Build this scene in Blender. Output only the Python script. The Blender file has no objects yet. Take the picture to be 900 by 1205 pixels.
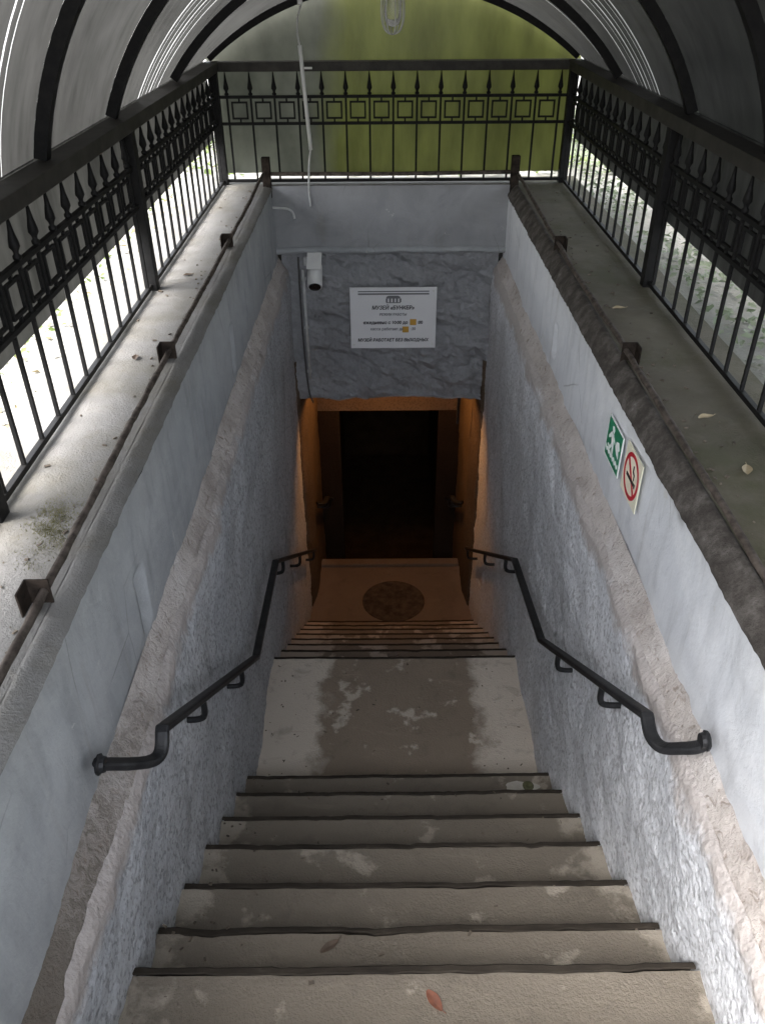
import bpy, bmesh, math, random
from mathutils import Vector, Matrix, noise as mnoise
random.seed(7)
R = math.radians
scene = bpy.context.scene
COL = scene.collection

# ------------------------------------------------------------------ helpers
def tag(o, label=None, cat=None, group=None, kind=None):
    if label: o['label'] = label
    if cat: o['category'] = cat
    if group: o['group'] = group
    if kind: o['kind'] = kind
    return o

def empty(name, loc, label, cat, group=None, kind=None):
    o = bpy.data.objects.new(name, None)
    o.empty_display_size = 0.1
    COL.objects.link(o)
    o.location = loc
    return tag(o, label, cat, group, kind)

def world_loc(o):
    v = Vector((0, 0, 0))
    while o is not None:
        v += o.location
        o = o.parent
    return v

class MB:
    def __init__(self):
        self.bm = bmesh.new()
    def box(self, c, s, rot=None, bev=0.0):
        m = Matrix.Translation(Vector(c))
        if rot is not None: m = m @ rot.to_4x4()
        m = m @ Matrix.Diagonal((s[0], s[1], s[2], 1))
        r = bmesh.ops.create_cube(self.bm, size=1.0, matrix=m)
        if bev > 0:
            es = set()
            for v in r['verts']:
                for e in v.link_edges: es.add(e)
            bmesh.ops.bevel(self.bm, geom=list(es), offset=bev, segments=2, profile=0.6, affect='EDGES')
        return self
    def tube(self, pts, r, seg=8, cap=True, wob=0.0, flat=None):
        """round (or flattened: flat=(width,height)) tube along a path"""
        pts = [Vector(p) for p in pts]
        n = len(pts); rings = []
        up0 = Vector((0, 0, 1))
        for i, p in enumerate(pts):
            a = pts[max(i-1, 0)]; b = pts[min(i+1, n-1)]
            t = (b - a).normalized()
            up = up0 if abs(t.dot(up0)) < 0.95 else Vector((0, 1, 0))
            x = t.cross(up).normalized(); y = x.cross(t).normalized()
            rr = r[i] if isinstance(r, (list, tuple)) else r
            ring = []
            for k in range(seg):
                an = 2*math.pi*(k + .5)/seg
                q = rr
                if wob: q *= 1 + wob*mnoise.noise(Vector((p.x*31 + k, p.y*31, p.z*31)))
                if flat: off = x*math.copysign(abs(math.cos(an))**.5, math.cos(an))*flat[0]/2 + y*math.copysign(abs(math.sin(an))**.5, math.sin(an))*flat[1]/2
                else: off = x*math.cos(an)*q + y*math.sin(an)*q
                ring.append(self.bm.verts.new(p + off))
            rings.append(ring)
        for i in range(n-1):
            for k in range(seg):
                self.bm.faces.new((rings[i][k], rings[i][(k+1) % seg], rings[i+1][(k+1) % seg], rings[i+1][k]))
        if cap:
            self.bm.faces.new(rings[0][::-1]); self.bm.faces.new(rings[-1])
        return self
    def lathe(self, base, prof, seg=10, axis='Z'):
        b = Vector(base); rings = []
        for r_, h in prof:
            ring = []
            for k in range(seg):
                an = 2*math.pi*k/seg
                c, s = math.cos(an)*r_, math.sin(an)*r_
                v = {'Z': Vector((c, s, h)), 'Y': Vector((c, h, s)), 'X': Vector((h, c, s))}[axis]
                ring.append(self.bm.verts.new(b + v))
            rings.append(ring)
        for i in range(len(rings)-1):
            for k in range(seg):
                self.bm.faces.new((rings[i][k], rings[i][(k+1) % seg], rings[i+1][(k+1) % seg], rings[i+1][k]))
        self.bm.faces.new(rings[0][::-1]); self.bm.faces.new(rings[-1])
        return self
    def grid(self, nu, nv, f, flip=False):
        vs = [[self.bm.verts.new(f(i/nu, j/nv)) for j in range(nv+1)] for i in range(nu+1)]
        for i in range(nu):
            for j in range(nv):
                q = (vs[i][j], vs[i+1][j], vs[i+1][j+1], vs[i][j+1])
                self.bm.faces.new(q[::-1] if flip else q)
        return self
    def poly(self, pts, ex):
        """prism: polygon extruded by vector ex"""
        ex = Vector(ex)
        a = [self.bm.verts.new(Vector(p)) for p in pts]
        b = [self.bm.verts.new(Vector(p) + ex) for p in pts]
        n = len(a)
        self.bm.faces.new(a[::-1]); self.bm.faces.new(b)
        for i in range(n):
            self.bm.faces.new((a[i], a[(i+1) % n], b[(i+1) % n], b[i]))
        return self
    def build(self, name, mat, parent=None, loc=None, smooth=False, recalc=True):
        if recalc: bmesh.ops.recalc_face_normals(self.bm, faces=self.bm.faces[:])
        off = world_loc(parent) if parent else Vector((0, 0, 0))
        if loc is not None: off = off*0 + Vector(loc)
        bmesh.ops.translate(self.bm, verts=self.bm.verts[:], vec=-off)
        me = bpy.data.meshes.new(name)
        self.bm.to_mesh(me); self.bm.free()
        if smooth:
            for p in me.polygons: p.use_smooth = True
        me.materials.append(mat)
        o = bpy.data.objects.new(name, me)
        COL.objects.link(o)
        if parent: o.parent = parent
        if loc is not None:
            o.location = Vector(loc) - (world_loc(parent) if parent else Vector((0, 0, 0)))
        return o

def nz(x, y, z, s=1.0, oct_=4):
    return mnoise.fractal(Vector((x*s, y*s, z*s)), 0.9, 2.1, oct_)

def sstep(a, b, x):
    t = max(0, min(1, (x-a)/(b-a))); return t*t*(3-2*t)

# ------------------------------------------------------------------ material helpers
class Mat:
    def __init__(self, name):
        self.m = bpy.data.materials.new(name); self.m.use_nodes = True
        self.nt = self.m.node_tree; self.b = self.nt.nodes['Principled BSDF']
        self.out = self.nt.nodes['Material Output']
        self.geo = self.nt.nodes.new('ShaderNodeNewGeometry')
        self.pos = self.geo.outputs['Position']
    def n(self, t, **kw):
        x = self.nt.nodes.new(t)
        for k, v in kw.items(): setattr(x, k, v)
        return x
    def L(self, a, b): self.nt.links.new(a, b)
    def mapped(self, scale=(1, 1, 1), loc=(0, 0, 0), rot=(0, 0, 0)):
        mp = self.n('ShaderNodeMapping'); mp.inputs['Scale'].default_value = scale
        mp.inputs['Location'].default_value = loc; mp.inputs['Rotation'].default_value = rot
        self.L(self.pos, mp.inputs['Vector']); return mp.outputs[0]
    def noise(self, scale, detail=4, rough=.55, vec=None, dist=0.0):
        x = self.n('ShaderNodeTexNoise'); x.inputs['Scale'].default_value = scale
        x.inputs['Detail'].default_value = detail; x.inputs['Roughness'].default_value = rough
        x.inputs['Distortion'].default_value = dist
        self.L(vec or self.pos, x.inputs['Vector']); return x.outputs['Fac']
    def voro(self, scale, feature='F1', vec=None, out='Distance'):
        x = self.n('ShaderNodeTexVoronoi', feature=feature); x.inputs['Scale'].default_value = scale
        self.L(vec or self.pos, x.inputs['Vector']); return x.outputs[out]
    def ramp(self, fac, stops, interp='LINEAR'):
        x = self.n('ShaderNodeValToRGB'); x.color_ramp.interpolation = interp
        el = x.color_ramp.elements
        while len(el) < len(stops): el.new(.5)
        for e, (p, c) in zip(el, stops):
            e.position = p
            e.color = (c, c, c, 1) if isinstance(c, (int, float)) else (*c, 1)
        self.L(fac, x.inputs[0]); return x.outputs[0]
    def mix(self, fac, a, b, mode='MIX'):
        x = self.n('ShaderNodeMix', data_type='RGBA', blend_type=mode)
        for s, v in ((x.inputs[0], fac), (x.inputs[6], a), (x.inputs[7], b)):
            if isinstance(v, (int, float)): s.default_value = v
            elif isinstance(v, tuple): s.default_value = (*v, 1)
            else: self.L(v, s)
        return x.outputs[2]
    def math(self, op, a, b=None, c=None, clamp=False):
        x = self.n('ShaderNodeMath', operation=op, use_clamp=clamp)
        for s, v in zip(x.inputs, (a, b, c)):
            if v is None: continue
            if isinstance(v, (int, float)): s.default_value = v
            else: self.L(v, s)
        return x.outputs[0]
    def xyz(self):
        x = self.n('ShaderNodeSeparateXYZ'); self.L(self.pos, x.inputs[0]); return x.outputs
    def bump(self, h, strength=.5, dist=.01, normal=None):
        x = self.n('ShaderNodeBump'); x.inputs['Strength'].default_value = strength
        x.inputs['Distance'].default_value = dist; self.L(h, x.inputs['Height'])
        if normal: self.L(normal, x.inputs['Normal'])
        return x.outputs[0]
    def set(self, col=None, rough=None, normal=None, metal=None, spec=None):
        b = self.b
        for k, v in (('Base Color', col), ('Roughness', rough), ('Normal', normal), ('Metallic', metal), ('Specular IOR Level', spec)):
            if v is None: continue
            if isinstance(v, (int, float)): b.inputs[k].default_value = v
            elif isinstance(v, tuple): b.inputs[k].default_value = (*v, 1)
            else: self.L(v, b.inputs[k])
        return self.m

def simple(name, c1, c2=None, rough=.6, nscale=25, bump=0.0, metal=0.0, spec=None):
    M = Mat(name)
    col = c1
    nf = M.noise(nscale, 5, .6)
    if c2: col = M.mix(M.ramp(nf, [(.35, 0.0), (.65, 1.0)]), c1, c2)
    M.set(col, rough, M.bump(nf, bump, .004) if bump else None, metal, spec)
    return M.m

# --- painted plaster (upper wall band)
def m_painted(name, base, cool):
    M = Mat(name)
    big = M.noise(1.6, 5, .6); med = M.noise(7, 6, .65, dist=.6); fine = M.noise(60, 4, .6)
    col = M.mix(M.ramp(big, [(.3, 0.0), (.7, 1.0)]), base, cool)
    streak = M.noise(5, 5, .6, M.mapped((1, 2.2, .35)))
    col = M.mix(M.math('MULTIPLY', M.ramp(streak, [(.50, 0.0), (.72, 1.0)]), .5), col, tuple(c*.6 for c in base))
    drip = M.ramp(M.noise(9, 4, .6, M.mapped((1, 2.6, .16), (0, 4, 2))), [(.60, 0.0), (.70, 1.0)])
    col = M.mix(M.math('MULTIPLY', drip, .28), col, (.20, .185, .16))
    wash = M.ramp(M.noise(3.4, 7, .68, M.mapped((1, 1, 1.4), (7, 1, 3)), .9), [(.44, 0.0), (.60, 1.0)])
    col = M.mix(M.math('MULTIPLY', wash, .30), col, tuple(min(.72, c*1.28) for c in cool))
    crk = M.ramp(M.voro(2.3, 'DISTANCE_TO_EDGE', M.mapped((1, 1, .8), (1, 2, 3))), [(.0, 1.0), (.006, 0.0)])
    crk = M.math('MULTIPLY', crk, M.ramp(M.noise(1.9, 3, .5, M.mapped(loc=(5, 5, 5))), [(.54, 0.0), (.60, 1.0)]))
    col = M.mix(M.math('MULTIPLY', crk, .6), col, (.10, .095, .09))
    chip = M.ramp(med, [(.66, 0.0), (.69, 1.0)])
    col = M.mix(M.math('MULTIPLY', chip, .55), col, (.50, .49, .46))
    scr = M.ramp(M.noise(22, 3, .7, M.mapped((1, .8, .22)), 1.2), [(.72, 0.0), (.76, 1.0)])
    col = M.mix(M.math('MULTIPLY', scr, .6), col, (.15, .145, .14))
    h = M.math('ADD', M.math('MULTIPLY', med, .6), M.math('MULTIPLY', fine, .25))
    return M.set(col, .78, M.bump(h, .55, .012))
mt_paint_l = m_painted('painted plaster cool grey shaded side', (.26, .275, .285), (.325, .333, .338))
mt_paint_r = m_painted('painted plaster pale lit side', (.52, .535, .565), (.59, .60, .62))  # left-right tone gap: partly paint, partly the brighter light on the right
mt_paint_b = m_painted('painted plaster end beam', (.215, .218, .228), (.27, .272, .28))

def m_roughcast(name, c1, c2, dirt, amt, bs=.55, ledge=False, pits=.55):
    M = Mat(name)
    sq = M.mapped((1, 1.15, 1)); g = M.voro(62, 'SMOOTH_F1', sq); fine = M.noise(140, 4, .65); med = M.noise(50, 4, .6, sq); big = M.noise(1.3, 4, .55)
    col = M.mix(M.ramp(big, [(.35, 0.0), (.65, 1.0)]), c1, c2)
    pit = M.ramp(med, [(.38, 1.0), (.50, 0.0)])
    col = M.mix(M.math('MULTIPLY', pit, pits), col, dirt)
    st = M.ramp(M.noise(3.2, 6, .62, M.mapped((1, 1.2, .5))), [(.55, 0.0), (.74, 1.0)])
    col = M.mix(M.math('MULTIPLY', st, amt), col, dirt)
    if ledge:   # the bare render of the ledge above carries on, ragged, over the top of the roughcast
        z = M.xyz()[2]
        t = M.math('ADD', z, M.math('MULTIPLY', M.math('SUBTRACT', M.noise(6, 6, .65), .5), .30))
        col = M.mix(M.ramp(M.math('ADD', t, 2.0, clamp=True), [(.04, 0.0), (.10, .9)]), col, (.40, .36, .335))
    h = M.math('ADD', M.math('MULTIPLY', med, .9), M.math('ADD', M.math('MULTIPLY', g, .8), M.math('MULTIPLY', fine, .35)))
    return M.set(col, 1.0, M.bump(h, bs, .010), spec=.03)
mt_rc_l = m_roughcast('roughcast weathered grey shaded side', (.46, .475, .50), (.54, .55, .565), (.14, .135, .13), .5, ledge=True)
mt_rc_r = m_roughcast('roughcast whitewashed lit side', (.62, .635, .665), (.69, .70, .725), (.25, .245, .25), .4, ledge=True)  # paler than the left wall, partly for the light falling on it
mt_lump = m_roughcast('lumpy grey render', (.26, .263, .275), (.33, .332, .34), (.13, .125, .12), .45, .6, pits=.18)

def m_crumble(name, soil):
    M = Mat(name)
    a = M.noise(4, 6, .65); b = M.noise(28, 6, .65, dist=.8); f = M.noise(110, 3, .6)
    col = M.ramp(a, [(.3, (.33, .295, .27)), (.5, (.47, .43, .40)), (.7, (.55, .52, .50))])
    col = M.mix(M.math('MULTIPLY', M.ramp(b, [(.34, 1.0), (.44, 0.0)]), .6), col, (.17, .13, .10))
    if soil:
        x = M.xyz()   # damp soil gathered on the ledge nearest the top of the stairs
        t = M.math('MULTIPLY', M.math('SUBTRACT', M.math('ADD', 1.75, M.math('MULTIPLY', M.math('SUBTRACT', b, .5), 1.6)), x[1]), 1.3, clamp=True)
        col = M.mix(M.math('MULTIPLY', t, .8), col, (.085, .07, .052))
    h = M.math('ADD', b, M.math('MULTIPLY', f, .4))
    return M.set(col, 1.0, M.bump(h, .7, .016), spec=.08)
mt_crumble_l = m_crumble('bare crumbling render with soil', True)
mt_crumble_r = m_crumble('bare crumbling render', False)

def m_ledge(name, c1, c2, moss, mossc):
    M = Mat(name)
    a = M.noise(2.6, 6, .6); b = M.noise(13, 6, .65, dist=.5); f = M.noise(140, 3, .6)
    col = M.mix(M.ramp(a, [(.32, 0.0), (.68, 1.0)]), c1, c2)
    col = M.mix(M.math('MULTIPLY', M.ramp(b, [(.55, 0.0), (.72, 1.0)]), .55), col, (.13, .115, .09))
    col = M.mix(M.math('MULTIPLY', M.ramp(M.noise(3.4, 6, .65, M.mapped(loc=(3.3, 1.7, 0))), [(.45, 0.0), (.64, 1.0)]), moss), col, mossc)
    h = M.math('ADD', b, M.math('MULTIPLY', f, .45))
    return M.set(col, .85, M.bump(h, .6, .012))
mt_ledge_l = m_ledge('weathered concrete ledge', (.135, .131, .124), (.19, .185, .177), .45, (.095, .085, .055))
mt_ledge_r = m_ledge('mossy concrete ledge', (.07, .061, .042), (.12, .105, .074), .8, (.055, .055, .024))
def m_rustedge():
    M = Mat('rusty eroded edge')
    a = M.noise(13, 8, .72); f = M.noise(70, 4, .7)
    col = M.ramp(a, [(.28, (.03, .027, .024)), (.48, (.065, .058, .052)), (.64, (.12, .11, .10)), (.78, (.26, .25, .24))])
    return M.set(col, .9, M.bump(M.math('ADD', a, M.math('MULTIPLY', f, .5)), .6, .012), spec=.1)
mt_edge = m_rustedge()

def m_step(name, wet, light, dark):
    M = Mat(name); x = M.xyz()
    a = M.noise(2.2, 6, .6); b = M.noise(9, 7, .65, dist=.5); f = M.noise(120, 4, .6)
    col = M.mix(M.ramp(a, [(.3, 0.0), (.7, 1.0)]), dark, tuple(c*1.25 for c in dark))
    ax = M.math('ABSOLUTE', M.math('SUBTRACT', x[0], .03))
    edge = M.math('ADD', ax, M.math('ADD', M.math('MULTIPLY', M.math('SUBTRACT', M.noise(3.3, 6, .62, M.mapped(loc=(9, 3, 1))), .5), wet[1]), M.math('MULTIPLY', M.math('SUBTRACT', b, .5), .22)))
    e = M.ramp(edge, [(wet[0]-.05, 0.0), (wet[0]+.03, 1.0)])   # damp fades unevenly into the dry border
    patch = M.ramp(M.noise(5, 6, .6, M.mapped(loc=(1.2, 5.1, 0))), [(wet[3], 0.0), (wet[3]+.05, 1.0)])
    e = M.math('MAXIMUM', M.math('MULTIPLY', e, wet[2]), M.math('MULTIPLY', patch, wet[4]))
    col = M.mix(e, col, light)
    col = M.mix(M.math('MULTIPLY', M.ramp(b, [(.56, 0.0), (.7, 1.0)]), .4), col, tuple(c*.55 for c in dark))
    grit = M.ramp(M.voro(90, 'F1', out='Distance'), [(.10, 1.0), (.16, 0.0)])
    col = M.mix(M.math('MULTIPLY', M.math('MULTIPLY', grit, M.ramp(a, [(.45, 0.0), (.6, 1.0)])), .5), col, tuple(c*.35 for c in dark))
    scuff = M.ramp(M.noise(7, 7, .7, M.mapped((.5, 2.5, 1), (3, 8, 0)), .8), [(.58, 0.0), (.70, 1.0)])
    col = M.mix(M.math('MULTIPLY', scuff, .35), col, tuple(c*1.9 for c in dark))
    rough = M.ramp(e, [(0, .6), (1, .88)])
    return M.set(col, rough, M.bump(M.math('ADD', b, M.math('MULTIPLY', f, .6)), .7, .012))
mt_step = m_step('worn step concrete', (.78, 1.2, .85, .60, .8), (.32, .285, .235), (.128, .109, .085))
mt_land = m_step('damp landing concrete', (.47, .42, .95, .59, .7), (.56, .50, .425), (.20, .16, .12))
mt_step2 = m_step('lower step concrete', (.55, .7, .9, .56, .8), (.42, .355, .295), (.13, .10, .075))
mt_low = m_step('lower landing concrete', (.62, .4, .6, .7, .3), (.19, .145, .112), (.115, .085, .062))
def m_nosing():  # dark strip along the front edge of each tread
    M = Mat('dark worn nosing'); a = M.noise(14, 6, .7, M.mapped((.5, 1, 1)))
    col = M.ramp(a, [(.3, (.018, .015, .012)), (.6, (.04, .033, .026)), (.8, (.09, .076, .062))])
    return M.set(col, .85, M.bump(a, .6, .01), spec=.15)
mt_nosing = m_nosing()

mt_black = simple('black painted iron', (.006, .006, .0065), (.012, .0115, .011), .6, 40, .15, spec=.18)
mt_rail = simple('dull brown black iron', (.022, .02, .017), (.045, .041, .035), .6, 12, .1, spec=.3)
mt_hand = simple('worn black handrail iron', (.008, .0085, .0095), (.022, .022, .023), .5, 22, .35, spec=.3)
mt_rod = simple('rusty iron rod', (.035, .028, .023), (.10, .082, .07), .8, 30, .6, spec=.2)
mt_stub = simple('rusty black angle iron', (.012, .009, .007), (.035, .026, .02), .85, 30, .6, spec=.15)
mt_white = simple('white plastic', (.66, .66, .65), (.74, .74, .72), .4, 12)
mt_greyp = simple('grey dusty conduit', (.42, .42, .42), (.55, .55, .54), .5, 18)
mt_cable = simple('dark cable', (.05, .05, .05), (.09, .085, .08), .6, 18)
mt_lens = simple('black camera glass', (.01, .01, .011), None, .12)
mt_signw = simple('white plaque board', (.72, .72, .73), (.76, .76, .765), .35, 6)
mt_ink = simple('grey printed lettering', (.06, .06, .065), None, .5)
mt_inkl = simple('faint grey printing', (.16, .16, .17), None, .5)
mt_yel = simple('ochre sticker', (.55, .31, .05), None, .5)
mt_green = simple('green safety sign', (.012, .20, .10), (.014, .23, .115), .3, 8)
mt_signpale = simple('pale sign sheet', (.72, .70, .55), None, .35)
mt_signedge = simple('white sign print', (.78, .80, .78), None, .4)
mt_red = simple('red printed ring', (.50, .015, .03), None, .35)
mt_dark = simple('black print', (.025, .022, .02), None, .5)
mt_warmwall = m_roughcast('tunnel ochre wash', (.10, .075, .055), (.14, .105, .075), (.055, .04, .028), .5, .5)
mt_shaded = m_roughcast('tunnel render shaded brown', (.020, .014, .010), (.030, .021, .015), (.012, .009, .007), .5, .4)
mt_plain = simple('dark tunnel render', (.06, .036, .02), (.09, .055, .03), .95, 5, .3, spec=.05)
mt_hatch = simple('dark iron cover', (.03, .022, .016), (.075, .055, .04), .8, 14, .4, spec=.2)

def m_sheet(name, tint, trans, clear, gl=.04, foliage_tint=None):
    """smoky twin wall polycarbonate: diffuse transmission, a little clear see-through, and gloss"""
    M = Mat(name); nt = M.nt
    nt.nodes.remove(M.b)
    a = M.noise(1.5, 5, .6); b = M.noise(6, 5, .6, M.mapped((1, 3, .6)))
    f = M.math('ADD', M.math('MULTIPLY', a, .6), M.math('MULTIPLY', b, .4))
    col = M.mix(M.ramp(f, [(.35, 0.0), (.65, 1.0)]), tuple(c*.55 for c in tint), tuple(c*1.15 for c in tint))
    if foliage_tint:   # foliage seen through the sheet painted as olive on the right, grey left, streaked
        x = M.xyz()
        g1 = M.noise(1.7, 6, .62); g2 = M.noise(4, 6, .6, M.mapped((1.6, 1, .45), (2, 0, 5)))
        k = M.ramp(M.math('ADD', M.math('ADD', x[0], .87), M.math('MULTIPLY', M.math('SUBTRACT', g1, .5), .35)), [(.36, 0.0), (.56, 1.0)])
        grn = M.ramp(g2, [(.3, tuple(c*.75 for c in foliage_tint)), (.5, foliage_tint), (.68, tuple(c*1.2 for c in foliage_tint))])
        col = M.mix(k, col, grn)
    tr = M.n('ShaderNodeBsdfTranslucent'); M.L(col, tr.inputs['Color'])
    df = M.n('ShaderNodeBsdfDiffuse'); M.L(col, df.inputs['Color'])
    m1 = M.n('ShaderNodeMixShader'); m1.inputs[0].default_value = trans
    M.L(df.outputs[0], m1.inputs[1]); M.L(tr.outputs[0], m1.inputs[2])
    tp = M.n('ShaderNodeBsdfTransparent'); M.L(M.mix(.5, col, (1, 1, 1)), tp.inputs['Color'])
    m2 = M.n('ShaderNodeMixShader'); m2.inputs[0].default_value = clear
    M.L(m1.outputs[0], m2.inputs[1]); M.L(tp.outputs[0], m2.inputs[2])
    g = M.n('ShaderNodeBsdfGlossy'); g.inputs['Roughness'].default_value = .22
    lw = M.n('ShaderNodeLayerWeight'); lw.inputs['Blend'].default_value = .5   # sheen towards grazing view, same from both faces
    m3 = M.n('ShaderNodeMixShader'); M.L(M.math('ADD', .015, M.math('MULTIPLY', M.math('POWER', lw.outputs['Facing'], 4.0), gl*4)), m3.inputs[0])
    M.L(m2.outputs[0], m3.inputs[1]); M.L(g.outputs[0], m3.inputs[2])
    M.L(m3.outputs[0], M.out.inputs['Surface'])
    return M.m
mt_sheet = m_sheet('smoky polycarbonate', (.023, .023, .0217), .88, .006, .015)
mt_gable = m_sheet('weathered end polycarbonate', (.24, .247, .21), .64, .06, .03, (.23, .243, .10))
mt_side = m_sheet('side polycarbonate', (.18, .18, .171), .6, .04)
mt_joint_glint = m_sheet('clear joint and glint strip', (.30, .30, .30), .75, .07, .04)

def m_leaf(name, c1, c2):
    M = Mat(name)
    x = M.n('ShaderNodeObjectInfo')
    f = M.noise(3.5, 4, .6)
    col = M.mix(M.ramp(f, [(.35, 0.0), (.65, 1.0)]), c1, c2)
    M.set(col, .5)
    tr = M.n('ShaderNodeBsdfTranslucent'); M.L(col, tr.inputs['Color'])
    ms = M.n('ShaderNodeMixShader'); ms.inputs[0].default_value = .35
    M.L(M.b.outputs[0], ms.inputs[1]); M.L(tr.outputs[0], ms.inputs[2]); M.L(ms.outputs[0], M.out.inputs['Surface'])
    return M.m
mt_leafd = m_leaf('shrub leaves', (.045, .085, .02), (.10, .15, .035))
mt_leafl = m_leaf('fresh leaves', (.09, .14, .03), (.16, .20, .06))
mt_ivy = m_leaf('grey green ground cover leaves', (.12, .16, .09), (.30, .33, .24))
mt_bark = simple('bark', (.06, .045, .03), (.11, .085, .06), .9, 18, .8)
mt_moss = m_leaf('moss', (.085, .082, .028), (.15, .135, .06))
mt_litter = m_leaf('dry leaf litter', (.16, .12, .06), (.30, .25, .14))

def m_ground():
    M = Mat('pale dusty ground')
    a = M.noise(.5, 6, .6); b = M.noise(9, 6, .65); f = M.noise(60, 4, .6)
    col = M.mix(M.ramp(a, [(.35, 0.0), (.65, 1.0)]), (.20, .195, .175), (.29, .283, .265))
    col = M.mix(M.math('MULTIPLY', M.ramp(b, [(.55, 0.0), (.7, 1.0)]), .6), col, (.16, .15, .09))
    return M.set(col, .95, M.bump(M.math('ADD', b, f), .6, .02))
mt_ground = m_ground()

# ------------------------------------------------------------------ dimensions (metres, eye at z = 0)
GZ = -1.284            # ledge top
YB = 5.86              # end wall of the open stairwell
T, RS = .2523, .1905   # tread, riser
def nose1(j): return 1.08 + T*j, -2.218 - RS*j
def nose2(k): return 3.67 + .2585*k, -3.60 - RS*k   # k = 0 is the landing edge
L2Y0, L2Z = nose2(7)[0], nose2(8)[1] + .0
L2Y1 = 6.57
def floor_z(y):
    if y < -.2: return -1.266
    if y < 2.594: return -2.218 - RS*(y - 1.08)/T
    if y < 3.67: return -3.58
    if y < L2Y0: return -3.60 - RS*(y - 3.67)/.2585
    return L2Z

# ------------------------------------------------------------------ setting: ground
mb = MB()
def rect(x0, x1, y0, y1, z):
    vs = [mb.bm.verts.new(p) for p in ((x0, y0, z), (x1, y0, z), (x1, y1, z), (x0, y1, z))]
    mb.bm.faces.new(vs)
GO = -1.37
rect(-300, -1.1, -300, 300, GO); rect(1.1, 300, -300, 300, GO)
rect(-1.1, 1.1, 6.1, 300, GO); rect(-1.1, 1.1, -300, -.9, GO)
g = mb.build('ground', mt_ground); tag(g, kind='structure')
mb = MB(); mb.box((0, -3.18, -1.316), (2.7, 6.0, .1), bev=.006)
p = mb.build('path', mt_ledge_l); tag(p, kind='structure')

# ------------------------------------------------------------------ staircase
stair = empty('staircase', (0, 2.6, -3.6), 'worn grey brown concrete staircase going down between the two plastered walls to a dark doorway', 'stairs')
def make_step(y0, y1, z, mat, hw, jit, nos=True, name='step', thick=.32, skewz=0.0):
    """one tread block: y1 is the nosing; slightly dished, with an irregular front edge"""
    mb = MB(); nx = 60
    prof = [(0, 0), (.30, 0), (.6, 0), (.85, 0), (1.0, 0)]
    def fr(x):  # front edge wander
        return .003*nz(x, z*3, jit, 2.4, 4) + .003*nz(x, z, jit, 14, 3) - .014*max(0, nz(x, z, jit + 7, 8, 4) - .35)
    def f(u, v):
        x = -hw + 2*hw*u; k = v*8
        wear = -.006*(1 - (x/hw)**2)
        yy1 = y1 + fr(x) - (.028 if nos else 0)
        if k <= 6: y = y0 - .02 + (yy1 - y0 + .02)*k/6; zz = z + wear*(k/6) + .0025*nz(x, y, z, 6, 3) + skewz*x
        elif k <= 7: y = yy1; zz = z + wear - .03 + skewz*x
        else: y = yy1; zz = z - thick
        return Vector((x, y, zz))
    mb.grid(nx, 8, f)
    st = mb.build(name, mat, stair, recalc=True, smooth=False)
    if nos:
        mb = MB()
        def fn(u, v):
            x = -hw + .012 + (2*hw - .024)*u; k = v*4
            wear = -.006*(1 - (x/hw)**2)
            y_in = y1 + fr(x) - .025 + .005*nz(x, jit, z, 9, 4) + .007*max(0, nz(x, z, jit + 3, 4, 3))
            y_out = y1 + fr(x)
            zt = z + wear + .001 + skewz*x
            P = [(y_in, zt - .004), (y_in + .003, zt), (y_out - .006, zt - .004), (y_out, zt - .012), (y_out - .004, zt - .05)]
            yy, zz = P[int(round(k))]
            return Vector((x, yy, zz + .002*nz(x, 1, jit, 20, 3)))
        mb.grid(nx, 4, fn)
        mb.build('nosing', mt_nosing, st)
    return st
for j in range(-4, 7):
    y1, z = nose1(j); y0 = nose1(j-1)[0]
    dy = [.022, -.018, -.016, .004, .008, .016, .004][j] if 0 <= j < 7 else 0
    make_step(y0, y1 + dy, z, mt_step, .765, j*3.7 + 1, skewz=.004)
make_step(nose1(6)[0], nose2(0)[0], -3.60 + .0, mt_land, .765, 50.3, name='landing')
for k in range(1, 8):
    y1, z = nose2(k); y0 = nose2(k-1)[0]
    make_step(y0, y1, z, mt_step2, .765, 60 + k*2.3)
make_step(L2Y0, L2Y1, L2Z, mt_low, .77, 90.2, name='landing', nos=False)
mb = MB(); mb.box((0, L2Y1 - .03, L2Z - .10), (1.40, .10, .27), bev=.012)
mb.build('threshold', mt_low, stair)
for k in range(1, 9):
    make_step(L2Y1 + .25*(k-1), L2Y1 + .25*k, L2Z - RS*k, mt_plain, .70, 120 + k, nos=False)

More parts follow.
